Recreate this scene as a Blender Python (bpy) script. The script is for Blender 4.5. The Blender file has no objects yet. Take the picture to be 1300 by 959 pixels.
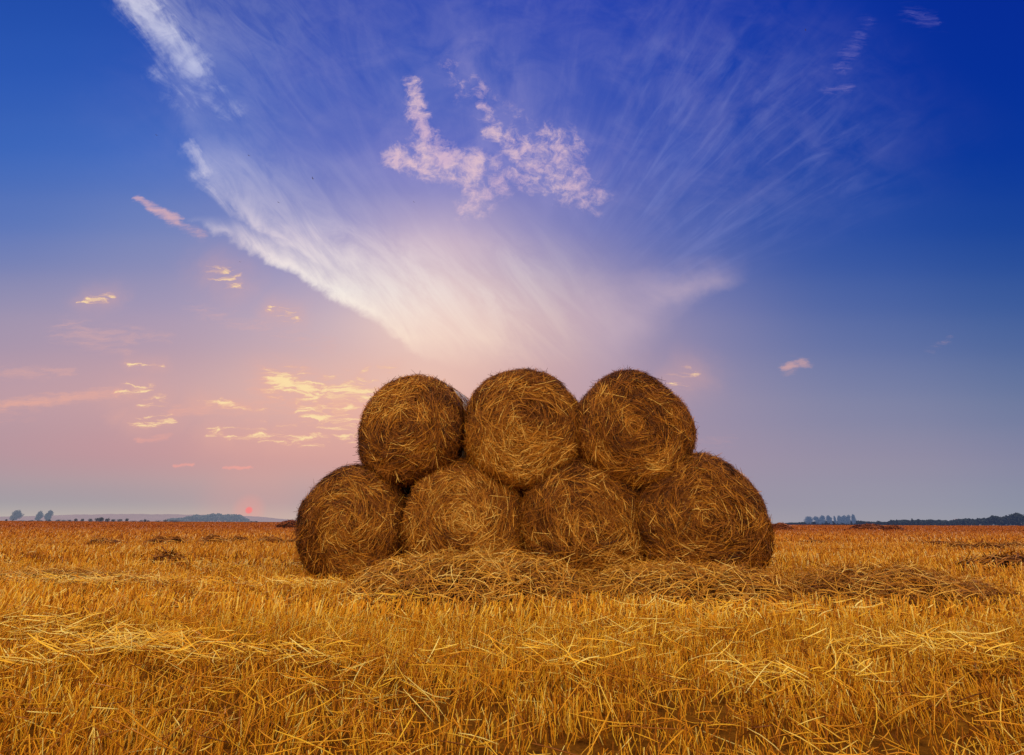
import bpy, math, random
import numpy as np

random.seed(7)
RNG = np.random.default_rng(11)
SC = bpy.context.scene
COL = SC.collection

# ------------------------------------------------------------------ camera
FPX = 722.0                      # focal length in photo pixels (1300 wide)
PCX, PCY = 650.0, 434.5          # principal point of the photograph
HOR = 664.0                      # eye level
CAM_H = 0.71
TILT = math.atan((HOR - PCY) / FPX)
CT, ST = math.cos(TILT), math.sin(TILT)
ROLL = math.radians(-0.26)

cam_d = bpy.data.cameras.new("camera")
cam = bpy.data.objects.new("camera", cam_d)
COL.objects.link(cam)
cam.location = (0, 0, CAM_H)
cam.rotation_mode = 'XYZ'
from mathutils import Matrix, Vector
cam.rotation_euler = (Matrix.Rotation(math.pi / 2 + TILT, 3, 'X') @ Matrix.Rotation(-ROLL, 3, 'Z')).to_euler()
cam_d.sensor_width = 36.0
cam_d.lens = 36.0 * FPX / 1300.0
cam_d.shift_y = -(479.5 - PCY) / 1300.0
cam_d.clip_start = 0.05
cam_d.clip_end = 20000
SC.camera = cam
SC.view_settings.view_transform = 'Standard'
SC.view_settings.look = 'None'
SC.view_settings.exposure = 0
SC.cycles.max_bounces = 6
SC.cycles.diffuse_bounces = 3
SC.cycles.transparent_max_bounces = 8


def sky_uv(px, py):
    """where a look direction meets the tangent plane of the sky to the north (U east, V up)"""
    a = (px - PCX) / FPX
    b = (PCY - py) / FPX
    a, b = a * math.cos(ROLL) - b * math.sin(ROLL), a * math.sin(ROLL) + b * math.cos(ROLL)
    w = CT - b * ST
    return a / w, (ST + b * CT) / w


def uv_sky(U, V):
    b = (V * CT - ST) / (CT + V * ST)
    w = CT - b * ST
    return PCX + U * w * FPX, PCY - b * FPX


def spot(px, py, depth):
    """point at ground distance `depth` along a sight line (used to survey positions)"""
    u, v = sky_uv(px, py)
    return Vector((u * depth, depth, CAM_H + v * depth))


def lin(c):
    return tuple(((v / 255.0) / 12.92 if v / 255.0 <= 0.04045 else (((v / 255.0) + 0.055) / 1.055) ** 2.4) for v in c)


# ------------------------------------------------------------------ node helpers
class X:
    """tiny expression wrapper round shader math nodes"""
    nt = None

    def __init__(s, sock): s.s = sock

    @classmethod
    def op(cls, kind, *args, clamp=False):
        n = cls.nt.nodes.new('ShaderNodeMath'); n.operation = kind; n.use_clamp = clamp
        for i, a in enumerate(args):
            if isinstance(a, X): cls.nt.links.new(a.s, n.inputs[i])
            else: n.inputs[i].default_value = float(a)
        return X(n.outputs[0])

    def __add__(s, o): return X.op('ADD', s, o)
    __radd__ = __add__
    def __sub__(s, o): return X.op('SUBTRACT', s, o)
    def __rsub__(s, o): return X.op('SUBTRACT', o, s)
    def __mul__(s, o): return X.op('MULTIPLY', s, o)
    __rmul__ = __mul__
    def __truediv__(s, o): return X.op('DIVIDE', s, o)
    def max(s, o): return X.op('MAXIMUM', s, o)
    def min(s, o): return X.op('MINIMUM', s, o)
    def exp(s): return X.op('EXPONENT', s)

    def step(s, lo, hi):
        n = X.nt.nodes.new('ShaderNodeMapRange'); n.interpolation_type = 'SMOOTHSTEP'
        X.nt.links.new(s.s, n.inputs['Value'])
        n.inputs['From Min'].default_value = lo; n.inputs['From Max'].default_value = hi
        return X(n.outputs['Result'])


def vmath(kind, a, b=None, scale=None, out=0):
    n = X.nt.nodes.new('ShaderNodeVectorMath'); n.operation = kind
    for i, v in enumerate((a, b)):
        if v is None: continue
        if isinstance(v, (tuple, list)): n.inputs[i].default_value = v
        else: X.nt.links.new(v, n.inputs[i])
    if scale is not None:
        if isinstance(scale, X): X.nt.links.new(scale.s, n.inputs['Scale'])
        else: n.inputs['Scale'].default_value = scale
    return n.outputs[out]


def combine(x, y, z=0.0):
    n = X.nt.nodes.new('ShaderNodeCombineXYZ')
    for i, v in enumerate((x, y, z)):
        if isinstance(v, X): X.nt.links.new(v.s, n.inputs[i])
        else: n.inputs[i].default_value = v
    return n.outputs[0]


def noise(vec, scale, detail=5.0, rough=0.55, distortion=0.0, color=False):
    n = X.nt.nodes.new('ShaderNodeTexNoise'); n.noise_dimensions = '3D'
    X.nt.links.new(vec, n.inputs['Vector'])
    n.inputs['Scale'].default_value = scale; n.inputs['Detail'].default_value = detail
    n.inputs['Roughness'].default_value = rough; n.inputs['Distortion'].default_value = distortion
    return n.outputs['Color'] if color else X(n.outputs['Fac'])


def ramp(val, stops, interp='LINEAR'):
    n = X.nt.nodes.new('ShaderNodeValToRGB'); n.color_ramp.interpolation = interp
    X.nt.links.new(val.s if isinstance(val, X) else val, n.inputs[0])
    el = n.color_ramp.elements
    stops = sorted(stops)
    while len(el) < len(stops): el.new(0.5)
    for e, (p, c) in zip(el, stops):
        e.position = min(1, max(0, p)); e.color = (c[0], c[1], c[2], 1)
    return n.outputs[0]


def mixc(fac, a, b, mode='MIX'):
    n = X.nt.nodes.new('ShaderNodeMix'); n.data_type = 'RGBA'; n.blend_type = mode; n.clamp_factor = True
    for k, v in ((0, fac), (6, a), (7, b)):
        if isinstance(v, X): X.nt.links.new(v.s, n.inputs[k])
        elif isinstance(v, (tuple, list)): n.inputs[k].default_value = (*v[:3], 1)
        elif isinstance(v, float): n.inputs[k].default_value = v
        else: X.nt.links.new(v, n.inputs[k])
    return n.outputs[2]


# ------------------------------------------------------------------ sky (world)
SUN_PX = (318, 651)
su, sv = sky_uv(*SUN_PX)
SUN_DIR = Vector((su, 1, sv)).normalized()
SUN_EL = math.asin(SUN_DIR.z)
SUN_AZ = math.atan2(SUN_DIR.x, SUN_DIR.y)


def build_world():
    w = bpy.data.worlds.new("World"); SC.world = w; w.use_nodes = True
    nt = w.node_tree; nt.nodes.clear(); X.nt = nt
    tc = nt.nodes.new('ShaderNodeTexCoord')
    dirv = vmath('NORMALIZE', tc.outputs['Generated'])
    sp = nt.nodes.new('ShaderNodeSeparateXYZ'); nt.links.new(dirv, sp.inputs[0])
    dx, dy, dz = (X(o) for o in sp.outputs)
    dyc = dy.max(0.12)
    U = (dx / dyc).max(-1.7).min(1.7)
    V = (dz / dyc).max(-0.2).min(1.7)
    P = combine(U, V)

    # ---- the clear sky: measured colours in columns, blended smoothly
    cols = [0, 200, 400, 550, 700, 850, 1050, 1300]
    rows = [0, 100, 200, 300, 400, 500, 580, 640, 664]
    T = {
        0:    [(34, 82, 174), (44, 90, 182), (62, 104, 188), (98, 122, 188), (156, 147, 178), (188, 156, 168), (180, 152, 162), (166, 160, 166), (190, 180, 172)],
        200:  [(34, 76, 174), (48, 92, 186), (72, 112, 196), (122, 136, 190), (170, 154, 182), (202, 162, 167), (196, 152, 158), (170, 160, 166), (196, 182, 172)],
        400:  [(44, 74, 178), (58, 84, 184), (98, 112, 192), (140, 142, 196), (188, 170, 190), (226, 184, 174), (216, 164, 158), (190, 164, 164), (205, 184, 172)],
        550:  [(44, 76, 180), (58, 90, 186), (100, 110, 194), (208, 182, 200), (252, 216, 200), (244, 196, 176), (220, 168, 158), (190, 162, 162), (195, 170, 168)],
        700:  [(50, 74, 180), (66, 88, 184), (98, 110, 192), (142, 138, 190), (204, 170, 178), (204, 164, 166), (182, 150, 164), (178, 155, 166), (180, 160, 168)],
        850:  [(30, 64, 174), (40, 74, 178), (58, 86, 180), (88, 106, 180), (136, 134, 178), (160, 146, 172), (166, 148, 168), (160, 150, 166), (170, 160, 170)],
        1050: [(10, 52, 162), (14, 58, 164), (22, 66, 164), (46, 82, 166), (88, 108, 168), (130, 134, 170), (154, 146, 168), (160, 155, 170), (165, 160, 170)],
        1300: [(0, 38, 145), (0, 44, 150), (6, 54, 154), (30, 72, 156), (66, 96, 158), (104, 120, 160), (130, 134, 164), (138, 146, 166), (145, 152, 165)],
    }
    arr = np.array([T[c] for c in cols], float)

    def sample(px, py):
        out = []
        for ch in range(3):
            per_col = [np.interp(py, rows, arr[i, :, ch]) for i in range(len(cols))]
            out.append(np.interp(px, cols, per_col))
        return lin(out)
    VMIN, VMAX = -0.05, 1.25
    Vn = (V + (-VMIN)) * (1 / (VMAX - VMIN))
    colU = [sky_uv(c, 330)[0] for c in cols]
    acc = None; wsum = None
    vs = [sky_uv(650, y)[1] for y in (664, 655, 640, 610, 580, 540, 500, 450, 400, 350, 300, 250, 200, 150, 100, 50, 0)]
    for i, u0 in enumerate(colU):
        stops = []
        for v in vs:
            px, py = uv_sky(u0, v)
            stops.append(((v - VMIN) / (VMAX - VMIN), sample(min(1300, max(0, px)), min(664, max(0, py)))))
        r = ramp(Vn, stops, 'CARDINAL')
        lo = colU[i - 1] if i else u0 - 0.25
        hi = colU[i + 1] if i < len(colU) - 1 else u0 + 0.25
        s = (hi - lo) / 2 * 0.72
        d = (U - u0) * (1 / s)
        wgt = X.op('EXPONENT', d * d * -1.0) + 1e-6
        c = vmath('SCALE', r, scale=wgt)
        acc = c if acc is None else vmath('ADD', acc, c)
        wsum = wgt if wsum is None else wsum + wgt
    base = vmath('SCALE', acc, scale=X.op('DIVIDE', 1.0, wsum))

    # ---- cloud noises
    warp = noise(P, 7.0, 4, 0.6, color=True)
    warp2 = noise(P, 26.0, 4, 0.62, color=True)
    Pw = vmath('ADD', P, vmath('ADD', vmath('SCALE', vmath('SUBTRACT', warp, (.5, .5, .5)), scale=0.055),
                               vmath('SCALE', vmath('SUBTRACT', warp2, (.5, .5, .5)), scale=0.022)))
    spw = nt.nodes.new('ShaderNodeSeparateXYZ'); nt.links.new(Pw, spw.inputs[0])
    Uw, Vw = X(spw.outputs[0]), X(spw.outputs[1])
    Vwn = (Vw + (-VMIN)) * (1 / (VMAX - VMIN))
    n_fine = noise(Pw, 22.0, 7, 0.62)
    n_mid = noise(P, 9.0, 6, 0.6, 0.6)
    # streaks fanning out from low centre
    fan_c = sky_uv(640, 480)
    fx, fy = U - fan_c[0], V - fan_c[1]
    ang = X.op('ARCTAN2', fx, fy)
    rad = X.op('SQRT', fx * fx + fy * fy)
    fanv = combine(ang * 5.0, rad * 1.3, 3.7)
    n_fan = noise(fanv, 2.2, 7, 0.62, 0.5)
    n_fan2 = noise(combine(ang * 9.0, rad * 1.8, 9.1), 2.4, 6, 0.6, 0.8)

    def vramp(pts, lo, hi, which=None):
        """value as a function of height: pts = [(photo row, value)]"""
        st = [((sky_uv(650, y)[1] - VMIN) / (VMAX - VMIN), ((v - lo) / (hi - lo),) * 3) for y, v in pts]
        return X(ramp(which or Vwn, st, 'LINEAR')) * (hi - lo) + lo

    def edge(pts):
        return vramp([(y, sky_uv(x, y)[0]) for y, x in pts], -1.3, 1.3)

    col = base
    # veil of thin high cloud
    veil = (ang.step(-1.25, -0.55)) * (1.0 - ang.step(0.75, 1.25)) * rad.step(0.18, 0.5) * (1.0 - rad.step(0.8, 1.25))
    vl = veil * n_fan.step(0.42, 0.78)
    col = mixc((vl * 0.5 + veil * n_mid.step(0.3, 0.75) * 0.5) * 0.24, col, lin((172, 166, 214)))
    vr = ang.step(0.2, 0.55) * (1.0 - ang.step(0.95, 1.2)) * rad.step(0.25, 0.5) * (1.0 - rad.step(0.75, 1.1))
    col = mixc(vr * n_fan2.step(0.42, 0.78) * 0.23, col, lin((140, 150, 214)))

    # ---- great cloud bank, hard edge on its left side
    fib = noise(combine(U * 7.0 + V * 3.0, V * 7.0 + U * 5.5, 1.3), 2.0, 8, 0.66, 0.7)
    wis = noise(vmath('MULTIPLY', P, (1.0, 1.0, 1.0)), 16.0, 8, 0.66, 0.9)

    def bank(pts, wpts, apts, soft):
        s1 = Uw - edge(pts) + (wis - 0.5) * 0.035 + (n_mid - 0.5) * 0.075
        w1 = vramp(wpts, 0, .3, Vn)
        a1 = vramp(apts, 0, 1, Vn)
        body = X.op('EXPONENT', s1.max(0) / w1 * -1.0)
        tex = fib.step(0.28, 0.72) * 0.65 + wis.step(0.3, 0.7) * 0.35
        m = s1.step(-0.006, soft) * body * a1 * (tex * 0.85 + body * 0.62 + 0.14)
        veilm = s1.step(0.0, 0.12) * X.op('EXPONENT', s1.max(0) / (w1 * 3.6) * -1.0) * (a1 * 0.8 + 0.1) * (fib.step(0.25, 0.75) * 0.50 + 0.10)
        return m.min(1.0), veilm
    mA, vA = bank([(-10, 146), (0, 152), (50, 186), (100, 206), (150, 224), (190, 240), (230, 257), (262, 276), (285, 302), (310, 340), (340, 392), (370, 450)],
                  [(0, .07), (60, .075), (110, .085), (150, .08), (190, .05), (240, .05), (280, .07), (310, .09), (340, .11)],
                  [(0, .55), (40, .5), (75, .38), (105, .30), (135, .2), (170, .14), (188, .35), (210, .75), (250, .75), (290, .75), (330, .6), (365, .2), (400, 0)], .045)
    mB, vB = bank([(278, 240), (288, 262), (300, 282), (318, 306), (340, 338), (365, 392), (395, 444), (420, 482), (446, 520), (466, 562), (490, 640)],
                  [(285, .05), (310, .08), (350, .12), (400, .125), (450, .11), (490, .08)],
                  [(276, 0), (290, .7), (320, 1), (400, 1), (430, .92), (455, .65), (482, .0)], .042)
    m1 = mA.max(mB); m1 = m1 * (1.0 - U.step(0.05, 0.4)); m1s = (vA + vB).min(0.6) * (1.0 - U.step(-0.02, 0.28))
    ccol = ramp(Vn, [((sky_uv(650, y)[1] - VMIN) / (VMAX - VMIN), lin(c)) for y, c in
                     ((0, (226, 224, 240)), (120, (190, 196, 232)), (220, (224, 218, 236)), (300, (250, 232, 232)), (370, (255, 246, 236)), (430, (255, 230, 210)), (470, (240, 200, 185)))])

    # ---- right-hand wing of the bank
    e2 = edge([(310, 938), (335, 940), (352, 938), (366, 912), (385, 876), (400, 856), (420, 836), (450, 818), (490, 810), (560, 806)])
    s2 = e2 - Uw
    a2 = vramp([(315, 0), (338, .22), (352, .6), (366, .9), (385, .82), (405, .66), (430, .45), (470, .24), (540, 0)], 0, 1, Vw * 0 + Vwn)
    m2 = s2.step(-0.03, 0.085) * X.op('EXPONENT', s2.max(0) * -4.6) * a2 * (n_mid.step(0.25, 0.7) * 0.5 + 0.6)
    col = mixc(m2, col, lin((206, 182, 198)))

    # ---- capsule-shaped cloud pieces
    def cap(x0, y0, x1, y1, r, pos):
        a, b = sky_uv(x0, y0), sky_uv(x1, y1)
        wloc = CT - (PCY - (y0 + y1) / 2) / FPX * ST
        rr = r / FPX / wloc
        ab = (b[0] - a[0], b[1] - a[1], 0); L2 = max(1e-9, ab[0] ** 2 + ab[1] ** 2)
        pa = vmath('SUBTRACT', pos, (a[0], a[1], 0))
        t = X.op('MULTIPLY', X(vmath('DOT_PRODUCT', pa, ab, out=1)), 1 / L2, clamp=True)
        q = vmath('SUBTRACT', pa, vmath('SCALE', ab, scale=t))
        d2 = X(vmath('DOT_PRODUCT', q, q, out=1))
        return X.op('EXPONENT', d2 * (-1 / (rr * rr)))

    def field(lst, pos, grow=1.0):
        f = None
        for (x0, y0, x1, y1, r, amp) in lst:
            c = cap(x0, y0, x1, y1, r * grow, pos) * amp
            f = c if f is None else f.max(c)
        return f

    upper = field([(150, -20, 200, 42, 15, .95), (196, 36, 244, 92, 17, .9), (214, 84, 262, 118, 18, .6), (196, 96, 232, 122, 12, .55), (215, 122, 292, 150, 16, .42),
                   (240, 188, 262, 226, 9, .8), (256, 220, 292, 262, 14, .6)], Pw, 1.5)
    um = (upper + (fib - 0.5) * 1.6 + (wis - 0.5) * 0.9).step(0.10, 1.35) * upper.step(0.02, 0.4)
    col = mixc(m1s, col, ccol)
    col = mixc(m1.max(um * 0.82), col, ccol)
    puff = field([(519, 104, 524, 130, 7, .8), (522, 130, 542, 178, 9, .95), (540, 180, 556, 200, 14, .9), (500, 198, 540, 212, 11, 1.0), (545, 202, 600, 212, 16, 1.0),
                  (592, 222, 600, 262, 15, .8), (612, 250, 632, 238, 12, .75), (625, 205, 632, 240, 10, .6), (608, 138, 622, 162, 9, .7), (622, 165, 640, 180, 12, .75),
                  (660, 192, 700, 205, 22, .78), (690, 180, 722, 190, 18, .7), (700, 222, 745, 248, 18, .7), (655, 220, 680, 232, 16, .66), (712, 205, 745, 236, 14, .62),
                  (566, 84, 588, 122, 12, .42), (600, 104, 620, 128, 14, .42), (648, 140, 655, 160, 14, .4)], Pw, 1.75)
    n_p = noise(Pw, 34.0, 8, 0.70, 0.3)
    pm = (puff + (n_p - 0.5) * 2.6).step(0.27, 1.3) * puff.step(0.05, 0.55)
    haze = field([(530, 200, 730, 215, 55, 1.0), (590, 80, 650, 190, 45, .8)], P)
    col = mixc(haze * 0.34 * (n_mid.step(.3, .7) + 0.2), col, lin((158, 150, 206)))
    pcol = mixc(n_mid.step(0.35, 0.65), lin((214, 182, 208)), lin((234, 200, 208)))
    col = mixc(pm * 0.90, col, pcol)

    # ---- low sunset streaks
    Pg = vmath('ADD', P, vmath('MULTIPLY', vmath('SUBTRACT', warp2, (.5, .5, .5)), (0.05, 0.016, 0)))
    n_str = noise(vmath('MULTIPLY', Pg, (20.0, 100.0, 1.0)), 1.0, 6, 0.62, 0.6)
    gold = field([(108, 387, 140, 383, 4, .8), (165, 467, 204, 469, 3, .8), (150, 502, 190, 498, 5, .8), (178, 517, 206, 511, 4, .85), (172, 540, 220, 536, 4.5, .85),
                  (250, 513, 300, 519, 4, .8), (300, 522, 335, 525, 2.5, .85), (270, 554, 330, 556, 5, .9), (330, 560, 414, 561, 4.5, .9), (348, 484, 400, 500, 10, 1.15),
                  (400, 500, 455, 498, 11, 1.1), (390, 525, 450, 545, 8, 1.0), (405, 512, 448, 522, 12, .75), (345, 397, 374, 404, 5, .8), (272, 345, 298, 360, 7, .7),
                  (434, 557, 448, 559, 3, .8), (320, 539, 335, 540, 2, .6), (352, 545, 372, 546, 2.5, .5), (148, 534, 158, 532, 3, .6),
                  (455, 480, 470, 474, 4, .8), (486, 472, 500, 470, 4, .7), (855, 486, 876, 476, 8, .6), (355, 470, 362, 476, 4, .6)], Pg, 2.0)
    gm = (gold + (n_str - 0.5) * 4.2).step(0.48, 1.4) * gold.step(0.06, 0.5)
    halo = X.op('POWER', gold, 0.22) * (n_mid.step(0.3, 0.7) * 0.6 + 0.4)
    pinks = field([(345, 490, 470, 525, 30, .62), (0, 520, 150, 503, 7, .8), (225, 525, 330, 518, 10, .55), (80, 425, 160, 440, 18, .5), (165, 428, 215, 432, 9, .4), (0, 480, 90, 478, 9, .45),
                   (180, 562, 212, 560, 5, .6), (222, 593, 248, 594, 2.0, .8), (290, 596, 318, 597, 2.0, .9), (240, 397, 420, 440, 14, .35), (0, 535, 40, 530, 12, .4),
                   (172, 256, 196, 270, 4, .8), (190, 266, 225, 284, 6, .85), (220, 284, 258, 302, 8, .45), (1002, 463, 1022, 458, 8, .7), (895, 558, 930, 552, 12, .25), (1180, 440, 1204, 424, 5, .3),
                   (1066, 82, 1090, 40, 12, .42), (1050, 112, 1080, 106, 8, .4), (1150, 12, 1180, 22, 16, .36), (1090, 40, 1100, 20, 10, .3)], Pg, 1.25)
    pk = (pinks + (n_str - 0.5) * 1.5).step(0.12, 1.15) * pinks.step(0.02, 0.4)
    pkc = ramp(Vn, [((sky_uv(650, y)[1] - VMIN) / (VMAX - VMIN), lin(c)) for y, c in ((0, (110, 110, 190)), (110, (140, 130, 195)), (270, (235, 185, 185)), (430, (226, 176, 170)), (520, (240, 176, 156)), (600, (245, 165, 155)))])

    # ---- sun, a small red disc in the haze
    cs = X(vmath('DOT_PRODUCT', dirv, tuple(SUN_DIR), out=1))
    glow = cs.step(math.cos(math.radians(5)), 1.0)
    col = mixc(cs.step(math.cos(math.radians(1.6)), 1.0) * 0.3 + glow * 0.14, col, lin((236, 160, 150)))
    disc = cs.step(math.cos(math.radians(0.36)), math.cos(math.radians(0.16)))
    col = mixc(disc * 0.85, col, lin((252, 128, 128)))

    # ---- rest of the dome: unseen bright warm fill, added to light the fronts
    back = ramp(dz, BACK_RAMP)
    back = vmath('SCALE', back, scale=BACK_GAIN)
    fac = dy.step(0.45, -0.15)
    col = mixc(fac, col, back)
    # physical sky under it all
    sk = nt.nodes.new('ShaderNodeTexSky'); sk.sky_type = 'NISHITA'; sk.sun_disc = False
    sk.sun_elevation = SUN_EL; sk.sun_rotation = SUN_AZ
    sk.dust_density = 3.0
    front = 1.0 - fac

    def bg(c, strength=1.0):
        n = nt.nodes.new('ShaderNodeBackground'); n.inputs[1].default_value = strength
        if isinstance(c, tuple): n.inputs[0].default_value = (*c, 1)
        else: nt.links.new(c, n.inputs[0])
        return n.outputs[0]

    def over(f, a, b):
        n = nt.nodes.new('ShaderNodeMixShader')
        if isinstance(f, X): nt.links.new(f.s, n.inputs[0])
        else: n.inputs[0].default_value = f
        nt.links.new(a, n.inputs[1]); nt.links.new(b, n.inputs[2])
        return n.outputs[0]
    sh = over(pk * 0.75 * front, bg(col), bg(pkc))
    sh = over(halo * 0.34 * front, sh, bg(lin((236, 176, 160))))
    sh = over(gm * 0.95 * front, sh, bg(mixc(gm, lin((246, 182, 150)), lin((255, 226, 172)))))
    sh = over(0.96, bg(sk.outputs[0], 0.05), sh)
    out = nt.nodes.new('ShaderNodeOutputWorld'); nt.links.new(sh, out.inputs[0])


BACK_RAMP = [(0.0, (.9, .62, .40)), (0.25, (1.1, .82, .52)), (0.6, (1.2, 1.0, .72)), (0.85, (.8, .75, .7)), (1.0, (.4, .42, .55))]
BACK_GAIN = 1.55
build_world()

sun_d = bpy.data.lights.new("sun", 'SUN')
sun_d.energy = 0.9; sun_d.angle = math.radians(2.0); sun_d.color = (1.0, 0.5, 0.32)
sun = bpy.data.objects.new("sun", sun_d); COL.objects.link(sun)
sun.rotation_euler = (-SUN_DIR).to_track_quat('-Z', 'Y').to_euler()
sun.location = (-20, 60, 10)


# ------------------------------------------------------------------ materials
def new_mat(name):
    m = bpy.data.materials.new(name); m.use_nodes = True
    nt = m.node_tree; nt.nodes.clear(); X.nt = nt
    b = nt.nodes.new('ShaderNodeBsdfPrincipled'); o = nt.nodes.new('ShaderNodeOutputMaterial')
    nt.links.new(b.outputs[0], o.inputs[0])
    b.inputs['Roughness'].default_value = 0.75
    b.inputs['Specular IOR Level'].default_value = 0.15
    return m, nt, b


def attr(name):
    n = X.nt.nodes.new('ShaderNodeAttribute'); n.attribute_name = name
    return X(n.outputs['Fac'])


def objco():
    n = X.nt.nodes.new('ShaderNodeTexCoord'); return n.outputs['Object']


def worldpos():
    n = X.nt.nodes.new('ShaderNodeNewGeometry'); return n.outputs['Position']


def straw_mat(name, stops, gloss=0.2, field=False):
    m, nt, b = new_mat(name)
    t = attr('tint')
    n = noise(worldpos(), 60.0, 2, .5)
    c = ramp(t + (n - 0.5) * 0.25, stops)
    if field:                                   # redder with distance: haze put into the straw colour
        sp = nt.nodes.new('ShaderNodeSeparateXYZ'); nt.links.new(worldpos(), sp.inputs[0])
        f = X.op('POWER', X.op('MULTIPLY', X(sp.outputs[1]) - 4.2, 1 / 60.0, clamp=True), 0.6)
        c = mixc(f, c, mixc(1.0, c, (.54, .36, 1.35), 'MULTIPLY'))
    nt.links.new(c, b.inputs['Base Color'])
    b.inputs['Roughness'].default_value = 0.55
    b.inputs['Specular IOR Level'].default_value = gloss
    return m


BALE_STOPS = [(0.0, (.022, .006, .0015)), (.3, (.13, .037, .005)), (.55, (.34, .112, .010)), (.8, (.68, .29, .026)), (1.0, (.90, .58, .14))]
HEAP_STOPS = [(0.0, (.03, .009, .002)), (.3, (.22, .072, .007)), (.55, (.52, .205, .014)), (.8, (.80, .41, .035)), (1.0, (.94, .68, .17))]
STUB_STOPS = [(0.0, (.09, .024, .003)), (.3, (.40, .125, .006)), (.55, (.82, .335, .011)), (.8, (.95, .56, .035)), (1.0, (.97, .78, .22))]
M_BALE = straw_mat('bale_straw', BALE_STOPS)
M_HEAP = straw_mat('heap_straw', HEAP_STOPS, field=True)
M_STUB = straw_mat('stubble_straw', STUB_STOPS, field=True)


def noise_mat(name, c0, c1, scale, rough=0.9, bump=0.0, det=6):
    m, nt, b = new_mat(name)
    n = noise(worldpos(), scale, det, .65)
    nt.links.new(ramp(n, [(.3, c0), (.7, c1)]), b.inputs['Base Color'])
    b.inputs['Roughness'].default_value = rough
    b.inputs['Specular IOR Level'].default_value = 0.05
    if bump:
        bp = nt.nodes.new('ShaderNodeBump'); bp.inputs['Strength'].default_value = bump; bp.inputs['Distance'].default_value = 0.03
        nt.links.new(n.s, bp.inputs['Height']); nt.links.new(bp.outputs[0], b.inputs['Normal'])
    return m


M_CORE = noise_mat('bale_core', (.02, .007, .002), (.15, .052, .009), 22.0, bump=.8)  # dark brown stands for the shadows between the straws
M_HCORE = noise_mat('heap_core', (.012, .004, .001), (.10, .034, .005), 22.0, bump=.8)  # darkened to stand for shade inside the heap


def field_mat():
    m, nt, b = new_mat('field_soil')
    pos = worldpos()
    sp = nt.nodes.new('ShaderNodeSeparateXYZ'); nt.links.new(pos, sp.inputs[0])
    y = X(sp.outputs[1])
    near = noise(pos, 14.0, 8, .7)
    st = vmath('MULTIPLY', pos, (0.12, 0.5, 1.0))
    far = noise(st, 0.35, 8, .68)
    far2 = noise(vmath('MULTIPLY', pos, (.5, 2.2, 1)), 0.8, 6, .7)
    cn = ramp(near, [(.3, (.06, .020, .004)), (.55, (.24, .088, .009)), (.75, (.50, .21, .016))])
    cf = ramp(far * 0.5 + far2 * 0.5, [(.32, (.16, .045, .012)), (.5, (.31, .09, .018)), (.68, (.44, .15, .024))])
    nt.links.new(mixc(y.step(6, 40), cn, cf), b.inputs['Base Color'])
    b.inputs['Roughness'].default_value = 1.0
    b.inputs['Specular IOR Level'].default_value = 0.0
    bp = nt.nodes.new('ShaderNodeBump'); bp.inputs['Strength'].default_value = 0.6; bp.inputs['Distance'].default_value = 0.04
    nt.links.new(near.s, bp.inputs['Height']); nt.links.new(bp.outputs[0], b.inputs['Normal'])
    return m


# ------------------------------------------------------------------ mesh helpers
class MeshBuf:
    def __init__(s): s.v = []; s.f = []; s.m = []; s.t = []; s.n = 0

    def add(s, V, F, mat=0, tint=0.5):
        V = np.asarray(V, np.float32).reshape(-1, 3); F = np.asarray(F, np.int64)
        s.v.append(V); s.f.append(F + s.n); s.m.append(np.full(len(F), mat, np.int32))
        t = np.broadcast_to(np.asarray(tint, np.float32), (len(V),)) if np.ndim(tint) == 0 else np.asarray(tint, np.float32)
        s.t.append(t); s.n += len(V)

    def build(s, name, mats, parent=None, smooth=False):
        me = bpy.data.meshes.new(name)
        V = np.concatenate(s.v)
        loops = np.concatenate([f.ravel() for f in s.f]).astype(np.int32)
        tot = np.concatenate([np.full(len(f), f.shape[1], np.int32) for f in s.f])
        start = np.concatenate([[0], np.cumsum(tot)[:-1]]).astype(np.int32)
        me.vertices.add(len(V)); me.vertices.foreach_set('co', V.ravel())
        me.loops.add(len(loops)); me.loops.foreach_set('vertex_index', loops)
        me.polygons.add(len(tot)); me.polygons.foreach_set('loop_start', start)
        me.polygons.foreach_set('loop_total', tot)
        me.polygons.foreach_set('material_index', np.concatenate(s.m))
        if smooth: me.polygons.foreach_set('use_smooth', np.ones(len(tot), bool))
        a = me.attributes.new('tint', 'FLOAT', 'POINT'); a.data.foreach_set('value', np.concatenate(s.t))
        me.update(calc_edges=True)
        for m in mats: me.materials.append(m)
        o = bpy.data.objects.new(name, me); COL.objects.link(o)
        if parent: o.parent = parent
        return o


def tag(o, label, cat, group=None, kind=None):
    if label: o['label'] = label
    if cat: o['category'] = cat
    if group: o['group'] = group
    if kind: o['kind'] = kind
    return o


def unit(a):
    return a / np.maximum(1e-9, np.linalg.norm(a, axis=-1, keepdims=True))


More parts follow.
